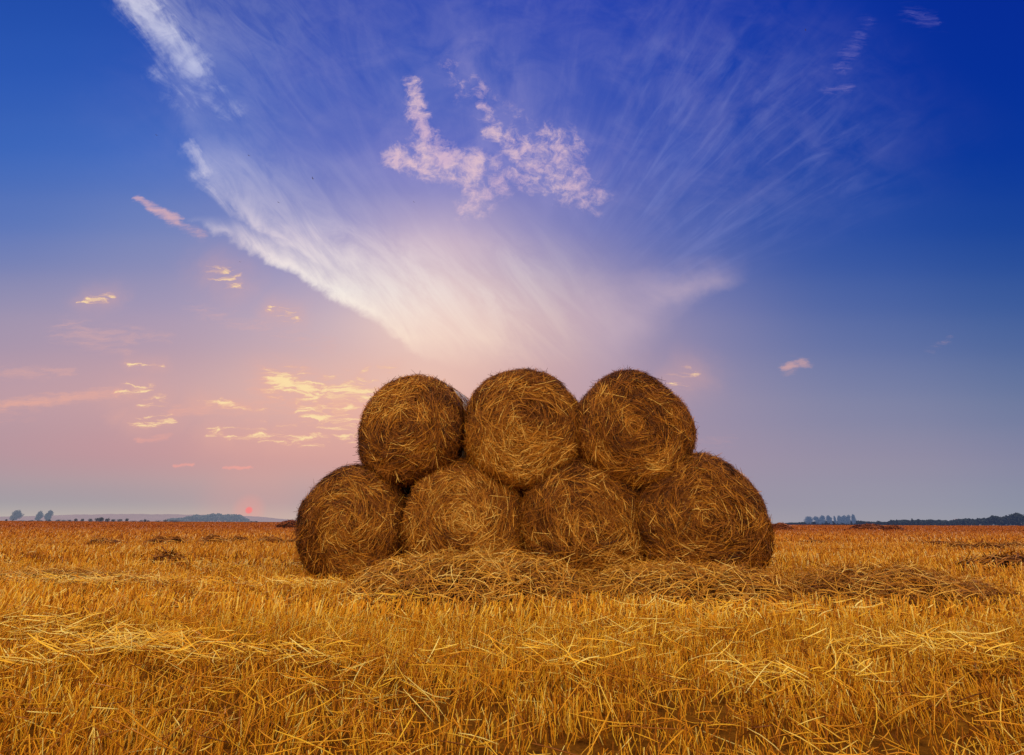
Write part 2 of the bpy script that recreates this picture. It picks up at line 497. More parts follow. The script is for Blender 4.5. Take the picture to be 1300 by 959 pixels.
def ribbons(buf, P, T, N, L, W, bend, tint, nseg=2, mat=0, taper=0.5, prism=False):
    """straws: n bent strips (or three-sided stems) centred on P, running along T, facing N"""
    n = len(P)
    T = unit(T); Bn = unit(np.cross(N, T)); N = unit(np.cross(T, Bn))
    L = np.asarray(L).reshape(n, 1); W = np.asarray(W).reshape(n, 1)
    rings = []
    for k in range(nseg + 1):
        t = k / nseg - 0.5
        c = P + T * L * t + bend * (4 * t * t)
        w = W * (1 - taper * abs(2 * t) ** 2) * 0.5
        if prism:
            rings.append(np.stack([c + Bn * w, c - Bn * w * .5 + N * w * .87, c - Bn * w * .5 - N * w * .87], 1))
        else:
            rings.append(np.stack([c - Bn * w, c + Bn * w], 1))
    V = np.concatenate(rings, 1)                # n, (nseg+1)*q, 3
    q = 3 if prism else 2
    base = (np.arange(n) * ((nseg + 1) * q))[:, None]
    F = []
    for k in range(nseg):
        a = k * q
        if prism:
            for j in range(3):
                j2 = (j + 1) % 3
                F.append(base + np.array([a + j, a + j2, a + q + j2, a + q + j]))
        else:
            F.append(base + np.array([a, a + 1, a + 3, a + 2]))
    F = np.concatenate(F)
    tint = np.repeat(np.asarray(tint, np.float32), (nseg + 1) * q)
    buf.add(V.reshape(-1, 3), F, mat, tint)


def lump(x, y, z, seed, s=1.0):
    """cheap smooth noise in about -1..1"""
    r = np.random.default_rng(seed); out = 0; amp = 1.0; tot = 0
    for o in range(4):
        for _ in range(3):
            k = r.normal(size=3) * s * (1.9 ** o); ph = r.uniform(0, 6.28)
            out = out + amp * np.sin(k[0] * x + k[1] * y + k[2] * z + ph); tot += amp * .6
        amp *= .6
    return out / tot


# ------------------------------------------------------------------ straw bales
def make_bale(name, R, length, seed, squash=0.0, tone=0.0, n_face=12500, n_side=7500, net=True, sx=1.0):
    rng = np.random.default_rng(seed)
    rc = 0.16
    bulge = 0.07

    def surf(th, s):
        """profile: s 0..1 face, 1..2 rounded corner, 2..3 flank, 3..4 back face; returns position, normal"""
        th = np.asarray(th, float); s = np.asarray(s, float)
        r = np.where(s < 1, s * (R - rc), np.where(s < 2, R - rc + rc * np.sin((s - 1) * math.pi / 2), np.where(s < 3, R, R * (4 - s))))
        y = np.where(s < 1, -bulge * (1 - s * s * .8), np.where(s < 2, -bulge * .2 + (rc + bulge * .2) * (1 - np.cos((s - 1) * math.pi / 2)), np.where(s < 3, rc + (s - 2) * (length - rc), length)))
        nr = np.where(s < 1, s * .25, np.where(s < 2, np.sin((s - 1) * math.pi / 2) + .1, np.where(s < 3, 1.0, 0.0)))
        ny = np.where(s < 1, -1.0, np.where(s < 2, -np.cos((s - 1) * math.pi / 2), np.where(s < 3, 0.0, 1.0)))
        c, sn = np.cos(th), np.sin(th)
        x, z = r * c, r * sn
        d = lump(x, y, z, seed, 3.2) * .045 + lump(x, y, z, seed + 2, 11.0) * .016
        N = unit(np.stack([nr * c, ny, nr * sn], -1))
        Pp = np.stack([x, y, z], -1) + N * d[..., None]
        return Pp, N

    def settle(Pp):
        Pp = Pp.copy()
        z = Pp[..., 2]
        lowcut = -R * (1 - squash)
        Pp[..., 2] = np.where(z < lowcut, lowcut + (z - lowcut) * .12, z)
        Pp[..., 0] *= sx * (1 + squash * 1.6 * np.clip(-z / R, 0, .8))
        Pp[..., 2] += R * (1 - squash) + .0
        return Pp

    b = MeshBuf()
    nt_, ns = 112, 44
    ss = np.concatenate([np.linspace(0, 1, 14)[:-1], np.linspace(1, 2, 8)[:-1], np.linspace(2, 3, 14)[:-1], np.linspace(3, 4, 10)])
    th = np.linspace(0, 2 * math.pi, nt_, endpoint=False)
    A, B = np.meshgrid(th, ss)
    Pp, N = surf(A, B)
    Pp = settle(Pp - N * .012)
    idx = np.arange(len(ss) * nt_).reshape(len(ss), nt_)
    F = np.stack([idx[:-1, :], idx[1:, :], np.roll(idx[1:, :], -1, 1), np.roll(idx[:-1, :], -1, 1)], -1).reshape(-1, 4)
    b.add(Pp.reshape(-1, 3), F, 1, .3)

    # straws on the face, wound round the axis
    def put(th, s, L, W, spread, lift, tilt, inward, dt):
        n = len(th)
        Pp, N = surf(th, s)
        tang = np.stack([-np.sin(th), np.zeros(n), np.cos(th)], -1)
        radial = np.stack([np.cos(th), np.zeros(n), np.sin(th)], -1)
        side = unit(np.cross(N, tang))
        a = rng.normal(0, 1, n) * spread + .75 * lump(Pp[:, 0], Pp[:, 1], Pp[:, 2], seed + 11, 4.2) * 1.3
        T = tang * np.cos(a)[:, None] + side * np.sin(a)[:, None]
        T = unit(T + N * (rng.normal(0, 1, n) * tilt)[:, None])
        roll = rng.normal(0, .5, n)
        Nn = unit(N * np.cos(roll)[:, None] + np.cross(T, N) * np.sin(roll)[:, None])
        Pp = Pp + N * lift[:, None]
        r = np.maximum(.12, np.hypot(Pp[:, 0], Pp[:, 2]))
        bend = -radial * (np.cos(a) ** 2 * (L / 2) ** 2 / (2 * r) * inward)[:, None] + N * (rng.normal(0, .12, n) * L * .35)[:, None] * .5
        Pp = Pp - bend * 0.0
        cl = lump(Pp[:, 0] * 1.0, Pp[:, 1], Pp[:, 2], seed + 5, 7.0)
        cl2 = lump(Pp[:, 0], Pp[:, 1], Pp[:, 2], seed + 8, 2.2)
        tint = .41 + tone - .09 * np.clip(s - .8, 0, 1) + (.02 + max(0, tone) * 1.0) * np.clip(.8 - s, 0, 1) + .17 * cl + .14 * cl2 + rng.normal(0, .18, n) + (lift - .02) * 4.5 + dt  # darker rims and deep straws, brighter centre: shading put into the tint
        hot = rng.random(n) < .05
        tint = np.where(hot, tint + .3, tint)
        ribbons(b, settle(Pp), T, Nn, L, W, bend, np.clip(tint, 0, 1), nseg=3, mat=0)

    n = n_face
    s = np.sqrt(rng.random(n)) * 1.75
    s = np.where(s > 1, 1 + (s - 1) * 1.2, s)
    thf = rng.uniform(0, 6.283, n)
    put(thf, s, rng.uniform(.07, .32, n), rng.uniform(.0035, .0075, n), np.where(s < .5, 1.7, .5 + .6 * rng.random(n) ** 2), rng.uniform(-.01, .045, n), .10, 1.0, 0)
    # matted tufts: short local swirls with one direction each
    for _ in range(int(n_face / 26)):
        k = int(rng.integers(8, 26))
        c_s = math.sqrt(rng.random()) * 1.1; c_t = rng.uniform(0, 6.283)
        put(c_t + rng.normal(0, .07, k) / max(.25, c_s), c_s + rng.normal(0, .06, k) % 1.9, rng.uniform(.10, .32, k), rng.uniform(.0035, .008, k),
            rng.normal(0, .8) + rng.normal(0, .2, k) + np.zeros(k), rng.uniform(.015, .065, k), .10, rng.normal(.5, .8), rng.normal(0, .10))
    n = n_side
    s = 1.6 + rng.random(n) ** 1.6 * 1.4
    thf = rng.uniform(0, 6.283, n)
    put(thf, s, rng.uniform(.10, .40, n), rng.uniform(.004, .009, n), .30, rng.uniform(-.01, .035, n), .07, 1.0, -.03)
    # straws that stick out past the rim
    n = 1100
    s = rng.uniform(.9, 2.5, n); thf = rng.uniform(0, 6.283, n)
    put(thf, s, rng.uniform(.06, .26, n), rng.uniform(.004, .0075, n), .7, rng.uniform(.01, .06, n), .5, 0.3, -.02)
    o = b.build(name, [M_BALE, M_CORE])
    if net:
        nb = MeshBuf()
        ss = np.linspace(2.16, 2.98, 12); th = np.linspace(0, 2 * math.pi, 96, endpoint=False)
        A, B = np.meshgrid(th, ss)
        Pp, N = surf(A, B)
        Pp = settle(Pp + N * (.052 + .006 * np.sin(A * 37 + B * 9))[..., None])
        idx = np.arange(len(ss) * 96).reshape(len(ss), 96)
        F = np.stack([idx[:-1], idx[1:], np.roll(idx[1:], -1, 1), np.roll(idx[:-1], -1, 1)], -1).reshape(-1, 4)
        nb.add(Pp.reshape(-1, 3), F)
        nb.build('net_wrap', [M_NET], parent=o, smooth=True)
    return o


def net_mat():
    m, nt, b = new_mat('net_wrap_plastic')
    co = objco()
    n = noise(vmath('MULTIPLY', co, (6, 60, 6)), 2.0, 4, .6)
    nt.links.new(ramp(n, [(.3, (.34, .27, .24)), (.7, (.72, .68, .70))]), b.inputs['Base Color'])
    b.inputs['Roughness'].default_value = 0.4
    return m


M_NET = net_mat()


def wx(px, d, py):
    p = spot(px, py, d); return p.x


# (photo column, row of centre, distance, radius, squash, tone, yaw, label)
BALES = [
    (447, 655, 7.60, .700, .04, -.04, -3, 'straw bale at the left end of the bottom row, standing clear of the loose straw'),
    (590, 655, 7.46, .745, .05, .00, 0, 'second bottom-row straw bale from the left, behind the biggest loose straw heap'),
    (745, 655, 7.34, .765, .06, .00, -2, 'third bottom-row straw bale from the left, under the middle and right upper bales'),
    (897, 655, 7.16, .765, .045, -.01, -3, 'straw bale at the right end of the bottom row, beside the open field'),
]
TOPS = [
    (516.5, 545.5, 7.52, .708, 0, -.03, -15, 'left straw bale of the upper row, pale net wrap showing on its right shoulder'),
    (666, 540, 7.34, .760, 0, .09, 0, 'middle straw bale of the upper row, brightest golden face and highest of the stack'),
    (807, 541.5, 7.24, .715, 0, -.03, -3, 'right straw bale of the upper row, resting between the two bottom bales on the right'),
]
for i, (px, py, d, R, sq, tone, yaw, lab) in enumerate(BALES):
    o = make_bale('straw_bale', R, 1.22, 100 + i, sq, tone, sx=[.98, 1.0, 1.0, .99][i])
    o.location = (wx(px, d, py), d, 0.0); o.rotation_euler = (0, 0, math.radians(yaw))
    tag(o, lab, 'straw bale', 'round straw bales in the stack')
for i, (px, py, d, R, sq, tone, yaw, lab) in enumerate(TOPS):
    o = make_bale('straw_bale', R, 1.22, 200 + i, sq, tone)
    p = spot(px, py, d)
    o.location = (p.x, d, p.z - R); o.rotation_euler = (0, 0, math.radians(yaw))
    tag(o, lab, 'straw bale', 'round straw bales in the stack')

# the stack is two bales deep: the rear row closes the gaps between the front faces
for i, (x, d, zc, R) in enumerate(((-2.15, 8.98, .69, .69), (-.78, 8.92, .70, .70), (.70, 8.88, .71, .71), (2.22, 8.72, .71, .71), (-1.07, 8.92, 1.93, .70), (.02, 8.86, 1.82, .70), (1.55, 8.80, 1.80, .69))):
    o = make_bale('straw_bale', R, 1.22, 260 + i, 0, -.1, n_face=500, n_side=1200)
    o.location = (x, d, zc - R)
    tag(o, 'straw bale of the rear row, in the dark behind the front bales', 'straw bale', 'straw bales of the rear row')


# ------------------------------------------------------------------ ground
def build_ground():
    b = MeshBuf()
    ys = np.concatenate([np.linspace(-12, 14, 90), np.geomspace(14.5, 9000, 50)])
    xs0 = np.linspace(-1, 1, 121)
    V = []
    for y in ys:
        half = 14 + max(0, y) * 1.6
        x = xs0 * half
        z = .018 * lump(x, y + 0 * x, 0 * x, 3, 1.4) if y < 60 else 0 * x
        V.append(np.stack([x, 0 * x + y, z - .02], -1))
    V = np.array(V); idx = np.arange(V.shape[0] * V.shape[1]).reshape(V.shape[:2])
    F = np.stack([idx[:-1, :-1], idx[:-1, 1:], idx[1:, 1:], idx[1:, :-1]], -1).reshape(-1, 4)
    b.add(V.reshape(-1, 3), F)
    o = b.build('ground', [field_mat()], smooth=True)
    o['kind'] = 'structure'


build_ground()


def band(d0, d1, n, rng, pad=3.0):
    """ground points, even per area, in a widening strip in front of the camera"""
    a0, a1 = d0 * d0 + pad * d0, d1 * d1 + pad * d1
    q = rng.uniform(a0, a1, n)
    d = (-pad + np.sqrt(pad * pad + 4 * q)) / 2
    x = rng.uniform(-1, 1, n) * (d * .98 + pad)
    return x, d


def build_stubble():
    rng = np.random.default_rng(5)
    b = MeshBuf()
    #      d0   d1   n      width          height        prism
    zones = [(1.3, 4.5, 74000, (.0028, .0052), (.045, .125), True),
             (4.5, 9, 66000, (.005, .009), (.06, .155), False),
             (9, 22, 80000, (.010, .017), (.07, .17), False),
             (22, 60, 80000, (.025, .042), (.10, .20), False),
             (60, 200, 70000, (.06, .12), (.09, .2), False),
             (200, 600, 40000, (.25, .5), (.09, .22), False)]
    for d0, d1, n, (w0, w1), (h0, h1), pr in zones:
        x, y = band(d0, d1, n, rng)
        if d1 <= 60:                                        # drilled rows, slightly oblique to the view
            ca, sa = math.cos(1.25), math.sin(1.25)
            u, v = x * ca - y * sa, x * sa + y * ca
            u = np.round(u / .13) * .13 + rng.normal(0, .034, n)
            x, y = u * ca + v * sa, -u * sa + v * ca
        cl = lump(x, y, 0 * x, 21, 1.1); cl2 = lump(x, y, 0 * x, 22, 4.5)
        keep = (cl2 * .8 + cl * .4 + rng.normal(0, .28, n)) > -.36
        x, y, cl, cl2 = x[keep], y[keep], cl[keep], cl2[keep]; n = len(x)
        h = rng.uniform(h0, h1, n) * (1 + .2 * cl2 + .15 * cl)
        lean = rng.normal(0, .24, (n, 2)) + np.stack([.12 * cl + .06, .05 * cl2], -1)
        bent = rng.random(n) < .2
        lean[bent] *= 3.4
        T = unit(np.stack([lean[:, 0], lean[:, 1], np.ones(n)], -1))
        P = np.stack([x, y, h * .5 - .02], -1)
        az = rng.uniform(-1.2, 1.2, n) if not pr else rng.uniform(0, 6.28, n)
        N = np.stack([np.sin(az), -np.cos(az), 0 * az], -1)
        far = np.clip((y - 8) / 60, 0, 1)
        tint = .54 + .12 * cl + .07 * cl2 + rng.normal(0, .20, n) - .10 * far
        tint = tint - .22 * np.clip(-cl2 - .25, 0, 1)
        hot = rng.random(n) < .09
        tint = np.where(hot, tint + .28, tint)
        bend = np.zeros((n, 3)); bend[:, :2] = rng.normal(0, .008, (n, 2))
        ribbons(b, P, T, N, h, rng.uniform(w0, w1, n), bend, np.clip(tint, 0, 1), nseg=2, mat=0, taper=.15, prism=pr)
    o = b.build('stubble', [M_STUB])
    tag(o, 'cut golden cereal stubble standing over the whole field', 'stubble', kind='stuff')


build_stubble()


def build_litter():
    rng = np.random.default_rng(9)
    b = MeshBuf()
    for d0, d1, n, w in ((1.3, 4.5, 17000, (.003, .0055)), (4.5, 10, 22000, (.005, .008)), (10, 30, 14000, (.012, .02))):
        x, y = band(d0, d1, n, rng)
        c = lump(x, y, 0 * x, 31, 1.3)
        k = (c + rng.normal(0, .45, n)) > -.05
        x, y, c = x[k], y[k], c[k]; n = len(x)
        a = rng.uniform(0, 6.28, n); L = rng.uniform(.04, .15, n) + .22 * rng.random(n) ** 4
        T = np.stack([np.cos(a), np.sin(a), rng.normal(0, .40, n)], -1)
        z = rng.uniform(.01, .11, n) + .03 * np.clip(c, 0, 1)
        N = np.tile([0, 0, 1.0], (n, 1)) + rng.normal(0, .4, (n, 3))
        bend = rng.normal(0, .03, (n, 3)) * L[:, None]
        ribbons(b, np.stack([x, y, z], -1), T, N, L, rng.uniform(w[0], w[1], n), bend, np.clip(.58 + .08 * c + rng.normal(0, .2, n), 0, 1), nseg=3, prism=d1 < 5)
    # bright drifts of broken straw: (photo column, row, half width, half depth, count)
    for px, py, hw, hd, n in ((k[0], k[1], k[2], k[3], int(k[4] * .45)) for k in ((165, 818, .5, .28, 620), (60, 800, .4, .2, 220), (120, 742, 1.4, .3, 900), (395, 744, 1.3, .28, 800), (330, 832, .5, .2, 220),
                              (500, 762, .5, .12, 160), (840, 800, .7, .25, 220), (1240, 815, .5, .3, 260), (1120, 812, .5, .25, 200), (980, 770, 1.6, .2, 420), (690, 830, .6, .25, 160),
                              (1000, 850, .5, .2, 150), (20, 845, .3, .2, 120), (250, 720, 1.2, .4, 260))):
        u, v = sky_uv(px, py); d = (CAM_H - .08) / -v
        x = u * d + rng.normal(0, .5, n) * hw; y = d + rng.normal(0, .5, n) * hd
        a = rng.normal(0, .8, n) + rng.choice([0, math.pi], n); L = rng.uniform(.05, .2, n) + .15 * rng.random(n) ** 3
        T = np.stack([np.cos(a), np.sin(a), rng.normal(0, .35, n)], -1)
        N = np.tile([0, -.4, 1.0], (n, 1)) + rng.normal(0, .4, (n, 3))
        ribbons(b, np.stack([x, y, rng.uniform(.05, .13, n)], -1), T, N, L, rng.uniform(.0035, .006, n) * (1 + .5 * (d > 4.5)), rng.normal(0, .04, (n, 3)) * L[:, None], np.clip(.80 + rng.normal(0, .14, n), 0, 1), nseg=3)
    o = b.build('loose_straw', [M_STUB])
    tag(o, 'loose pale straw scattered over the stubble', 'straw', kind='stuff')


build_litter()


# ------------------------------------------------------------------ straw heaps and windrows
def make_heap(name, cx, cy, hx, hy, hz, seed, n, rot=0.0, w=(.004, .008), Lr=(.10, .42), tone=0.0, rough=1.0, wild=1.0):
    rng = np.random.default_rng(seed)
    b = MeshBuf()

    def hgt(x, y):
        r = np.sqrt((x / hx) ** 2 + (y / hy) ** 2)
        prof = np.clip(1 - r ** 2.2, 0, 1) ** .8
        return hz * prof * (1 + .28 * rough * lump(x / hx * 1.3, y / hy, 0 * x, seed, 2.2)) - .02
    g = 48
    A, Rr = np.meshgrid(np.linspace(0, 2 * math.pi, g, endpoint=False), np.linspace(0, 1, 14))
    x, y = np.cos(A) * Rr * hx, np.sin(A) * Rr * hy
    V = np.stack([x, y, hgt(x, y) - .03 * hz / .3], -1)
    idx = np.arange(14 * g).reshape(14, g)
    F = np.stack([idx[:-1], idx[1:], np.roll(idx[1:], -1, 1), np.roll(idx[:-1], -1, 1)], -1).reshape(-1, 4)
    b.add(V.reshape(-1, 3), F, 1, .2)
    a = rng.uniform(0, 6.283, n); rr = np.sqrt(rng.random(n)) * 1.06
    x, y = np.cos(a) * rr * hx, np.sin(a) * rr * hy
    z = hgt(x, y)
    e = .02
    N = unit(np.stack([-(hgt(x + e, y) - z) / e, -(hgt(x, y + e) - z) / e, np.ones(n)], -1))
    # straws mostly lie along the row
    ang = rng.normal(0, .55, n) * wild + np.where(rng.random(n) < .25 * wild, rng.uniform(-1.6, 1.6, n), 0) + .6 * lump(x, y, z, seed + 9, 2.5)
    t0 = np.stack([np.cos(ang), np.sin(ang), np.zeros(n)], -1)
    T = unit(t0 - N * np.sum(t0 * N, -1, keepdims=True))
    T = unit(T + N * (rng.normal(0, .22, n) * wild)[:, None])
    L = rng.uniform(Lr[0], Lr[1], n)
    lift = rng.uniform(-.03, .075, n) * hz / .3
    # droop over the mound
    bend = np.zeros((n, 3)); bend[:, 2] = -np.abs(rng.normal(0, .14, n)) * L
    bend += rng.normal(0, .03, (n, 3)) * (L / .3)[:, None]
    P = np.stack([x, y, z], -1) + N * lift[:, None]
    roll = rng.normal(0, .6, n)
    Nn = unit(N * np.cos(roll)[:, None] + np.cross(T, N) * np.sin(roll)[:, None])
    tint = .46 + tone + .13 * lump(x, y, z, seed + 3, 6) + rng.normal(0, .17, n) + (lift * .3 / hz - .02) * 4.5 + .10 * (z / hz - .5)  # deep and low straws tinted darker, shade put into the colour
    tint = np.where(rng.random(n) < .06, tint + .28, tint)
    P[:, 2] = np.maximum(P[:, 2], .01)
    ribbons(b, P, T, Nn, L, rng.uniform(w[0], w[1], n), bend, np.clip(tint, 0, 1), nseg=4)
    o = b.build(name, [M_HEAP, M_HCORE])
    o.location = (cx, cy, 0); o.rotation_euler = (0, 0, rot)
    return o


G_NEAR = 'loose straw heaps in front of the bales'
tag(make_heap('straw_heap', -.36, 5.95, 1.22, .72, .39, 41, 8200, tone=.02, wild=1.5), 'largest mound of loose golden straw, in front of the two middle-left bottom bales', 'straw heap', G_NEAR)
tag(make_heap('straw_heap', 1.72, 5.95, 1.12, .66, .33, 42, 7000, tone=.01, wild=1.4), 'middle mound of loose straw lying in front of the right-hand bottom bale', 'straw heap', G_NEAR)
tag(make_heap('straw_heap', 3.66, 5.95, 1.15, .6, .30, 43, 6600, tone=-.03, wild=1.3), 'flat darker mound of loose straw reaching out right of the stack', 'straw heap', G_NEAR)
tag(make_heap('windrow', -5.35, 7.3, 1.35, .32, .13, 44, 2200, rot=.02, tone=.12), 'low pale line of raked straw at the far left of the field', 'windrow')

G_REM = 'dark leftover straw clumps across the field'
REM = [(135, 697, .55, .16), (215, 696, .75, .22), (272, 695, .45, .26), (305, 692, .4, .16), (345, 693, .5, .18), (376, 694, .4, .16), (217, 721, .25, .16),
       (1225, 693, .5, .17), (1262, 693, .6, .19), (1292, 691, .5, .2), (1282, 715, .9, .2), (1190, 689, .8, .14), (1040, 688, .7, .12)]
for i, (px, py, hx, hz) in enumerate(REM):
    u, v = sky_uv(px, py); d = CAM_H / -v
    o = make_heap('straw_clump', u * d, d, hx, hx * .5, hz, 60 + i, 420, w=(.014, .024), Lr=(.15, .5), tone=-.12)
    tag(o, 'small dark clump of leftover straw lying in the stubble' + (' left of the stack' if px < 600 else ' right of the stack'), 'straw clump', G_REM + (' left' if px < 600 else ' right'))
FAR = [(373, 661, 70, 1.6, .62, 'dark brown straw mound on the horizon just left of the stack'),
       (992, 666, 75, 1.5, .62, 'rounded reddish straw mound on the horizon just right of the stack'),
       (1105, 667, 90, 2.9, .5, 'long low straw mound on the horizon under the right tree row'),
       (1136, 667, 80, 1.3, .35, 'small low straw mound on the horizon where the dark tree line starts')]
for i, (px, py, d, hx, hz, lab) in enumerate(FAR):
    o = make_heap('straw_mound', wx(px, d, 664), d, hx, hx * .6, hz + .1, 80 + i, 900, w=(.05, .09), Lr=(.3, 1.0), tone=-.34 if px < 600 else -.16, rough=.7)
    tag(o, lab, 'straw mound', 'straw mounds on the horizon')


# ------------------------------------------------------------------ far country
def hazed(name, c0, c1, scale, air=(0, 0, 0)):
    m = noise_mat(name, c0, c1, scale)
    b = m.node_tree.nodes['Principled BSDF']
    b.inputs['Emission Color'].default_value = (*air, 1); b.inputs['Emission Strength'].default_value = 1.0  # distance haze put in as a faint glow of the surface
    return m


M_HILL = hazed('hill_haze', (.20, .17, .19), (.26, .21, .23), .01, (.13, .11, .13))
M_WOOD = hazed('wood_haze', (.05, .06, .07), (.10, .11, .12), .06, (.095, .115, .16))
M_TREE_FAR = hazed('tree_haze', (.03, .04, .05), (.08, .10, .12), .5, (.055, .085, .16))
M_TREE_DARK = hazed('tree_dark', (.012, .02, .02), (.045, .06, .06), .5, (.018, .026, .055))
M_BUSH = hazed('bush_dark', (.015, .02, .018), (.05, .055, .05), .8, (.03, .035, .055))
M_TRUNK = noise_mat('bark', (.04, .035, .04), (.10, .09, .09), 2.0)


def hill(name, pts, d, depth, mat):
    """a ridge seen along the horizon: pts = (photo column, height in m)"""
    b = MeshBuf(); rng = np.random.default_rng(int(d))
    px = np.array([p[0] for p in pts], float); hh = np.array([p[1] for p in pts], float)
    q = np.linspace(px[0], px[-1], 160); h = np.interp(q, px, hh)
    h = h * (1 + .05 * lump(q * .12, 0 * q, 0 * q, int(d), 1)) 
    U = np.array([sky_uv(v, 664)[0] for v in q])
    rows = []
    for k, f in enumerate(np.linspace(0, 1, 14)):
        y = d + depth * f
        prof = math.sin(f * math.pi) if f < .5 else math.sin(f * math.pi)
        rows.append(np.stack([U * d * (1 + depth / d * f), 0 * q + y, h * prof - .5], -1))
    V = np.array(rows); idx = np.arange(V.shape[0] * V.shape[1]).reshape(V.shape[:2])
    F = np.stack([idx[:-1, :-1], idx[:-1, 1:], idx[1:, 1:], idx[1:, :-1]], -1).reshape(-1, 4)
    b.add(V.reshape(-1, 3), F)
    o = b.build(name, [mat], smooth=True); o['kind'] = 'structure'
    return o


def leafy(buf, c, r, n, leaf, rng, mat=0, seed=0):
    """leaf clumps spread through an uneven crown"""
    d = unit(rng.normal(size=(n, 3)))
    k = rng.random(n) ** .4
    rad = 1 + .28 * lump(d[:, 0], d[:, 1], d[:, 2], seed, 2.2)
    P = np.asarray(c) + d * np.asarray(r) * (k * rad)[:, None]
    T = unit(rng.normal(size=(n, 3))); N = unit(rng.normal(size=(n, 3)) + d * .6)
    L = leaf * rng.uniform(.6, 1.4, n)
    ribbons(buf, P, T, N, L, L * rng.uniform(.5, .9, n), rng.normal(0, .05, (n, 3)) * leaf, rng.random(n), nseg=2, mat=mat, taper=.7)


def tube(buf, pts, rads, q=7, mat=0):
    V = []; 
    for (x, y, z), r in zip(pts, rads):
        for j in range(q):
            a = 6.283 * j / q; V.append((x + r * math.cos(a), y + r * math.sin(a), z))
    F = [[k * q + j, k * q + (j + 1) % q, (k + 1) * q + (j + 1) % q, (k + 1) * q + j] for k in range(len(pts) - 1) for j in range(q)]
    buf.add(V, F, mat)


def make_tree(px, d, h, w, label, group, mat, base=.3, seed=0, lean=0.0, crowns=5, n=900):
    rng = np.random.default_rng(seed)
    e = bpy.data.objects.new('tree', None); COL.objects.link(e)
    e.location = (wx(px, d, 664), d, 0)
    tag(e, label, 'tree', group)
    tb = MeshBuf()
    tr = h * .03
    tube(tb, [(0, 0, -.3), (lean * .2, 0, h * .25), (lean * .5, .1, h * .55), (lean * .8, 0, h * .85)], [tr * 1.2, tr, tr * .7, tr * .2])
    for k in range(4):
        z0 = h * rng.uniform(base * .8, .6); a = rng.uniform(0, 6.28)
        tube(tb, [(lean * .4, 0, z0), (lean * .4 + math.cos(a) * w * .2, math.sin(a) * w * .2, z0 + h * .12), (lean * .5 + math.cos(a) * w * .36, math.sin(a) * w * .36, z0 + h * .25)], [tr * .5, tr * .3, tr * .1], 5)
    tb.build('trunk', [M_TRUNK], parent=e)
    cb = MeshBuf()
    z0, z1 = h * base, h
    for k in range(crowns):
        f = (k + .5) / crowns
        cz = z0 + (z1 - z0) * (.18 + .66 * f)
        rr = w * .5 * (1 - .35 * abs(2 * f - .8))
        c = (lean * f + rng.normal(0, .12) * w * .5, rng.normal(0, .12) * w * .5, cz)
        leafy(cb, c, (rr * .82, rr * .8, (z1 - z0) * .26), n // crowns, max(.35, h * .07), rng, seed=seed + k)
    cb.build('crown', [mat], parent=e)
    return e


def make_bush(px, d, h, w, label, group, mat, seed, name='bush', n=240):
    rng = np.random.default_rng(seed)
    cb = MeshBuf()
    for k in range(3):
        leafy(cb, (rng.normal(0, .2) * w, 0, h * rng.uniform(.3, .55)), (w * .36, w * .3, h * .42), n // 3, max(.25, h * .16), rng, seed=seed + k)
    o = cb.build(name, [mat]); o.location = (wx(px, d, 664), d, 0)
    return tag(o, label, 'bush', group)


m_px = lambda n, d: n * d / FPX / 1.05
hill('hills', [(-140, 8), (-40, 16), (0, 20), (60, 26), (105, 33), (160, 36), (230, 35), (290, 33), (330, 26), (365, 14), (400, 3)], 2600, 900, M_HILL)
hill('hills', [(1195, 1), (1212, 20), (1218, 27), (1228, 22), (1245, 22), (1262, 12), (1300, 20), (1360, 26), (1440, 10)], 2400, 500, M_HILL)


def ridge_wood(name, pts, d, depth, mat, label, n, leaf):
    rng = np.random.default_rng(int(d) + 3); b = MeshBuf()
    q = rng.uniform(pts[0][0], pts[-1][0], n)
    h = np.interp(q, [p[0] for p in pts], [p[1] for p in pts]) * (1 + .22 * lump(q * .35, 0 * q, 0 * q, int(d), 1))
    U = np.array([sky_uv(v, 664)[0] for v in q]); y = d + rng.uniform(0, depth, n)
    P = np.stack([U * y, y, np.maximum(.2, h * rng.random(n) ** .6)], -1)
    T = unit(rng.normal(size=(n, 3))); N = unit(rng.normal(size=(n, 3)) + [0, -1, .4])
    L = leaf * rng.uniform(.6, 1.4, n)
    ribbons(b, P, T, N, L, L * .8, rng.normal(0, .05, (n, 3)) * leaf, rng.random(n), nseg=2, taper=.7)
    o = b.build(name, [mat])
    return tag(o, label, 'woodland', kind='stuff')


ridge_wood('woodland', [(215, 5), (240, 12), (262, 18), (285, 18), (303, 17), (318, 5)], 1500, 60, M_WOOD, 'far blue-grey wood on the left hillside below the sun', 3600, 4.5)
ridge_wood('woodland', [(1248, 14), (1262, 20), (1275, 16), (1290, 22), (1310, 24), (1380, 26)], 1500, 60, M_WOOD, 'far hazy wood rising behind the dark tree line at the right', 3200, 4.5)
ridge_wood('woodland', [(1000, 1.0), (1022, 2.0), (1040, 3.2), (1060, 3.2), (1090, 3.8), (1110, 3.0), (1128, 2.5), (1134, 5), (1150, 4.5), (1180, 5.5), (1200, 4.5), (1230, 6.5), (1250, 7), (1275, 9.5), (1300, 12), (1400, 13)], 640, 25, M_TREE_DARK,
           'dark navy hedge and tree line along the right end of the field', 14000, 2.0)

# three lone trees on the left hill
hd = 1700
for i, (px, hp, wp, ln) in enumerate(((19, 13, 15, .25), (50, 11.5, 9.5, .2), (61, 13, 9.5, .3))):
    make_tree(px, hd, m_px(hp, hd), m_px(wp, hd), ['broad leaning tree standing alone at the far left skyline', 'left one of the pair of round trees on the far left skyline', 'right one of the pair of round trees on the far left skyline'][i],
              'lone trees on the left skyline', M_WOOD, base=.02, seed=300 + i, lean=m_px(wp, hd) * ln, n=2600)
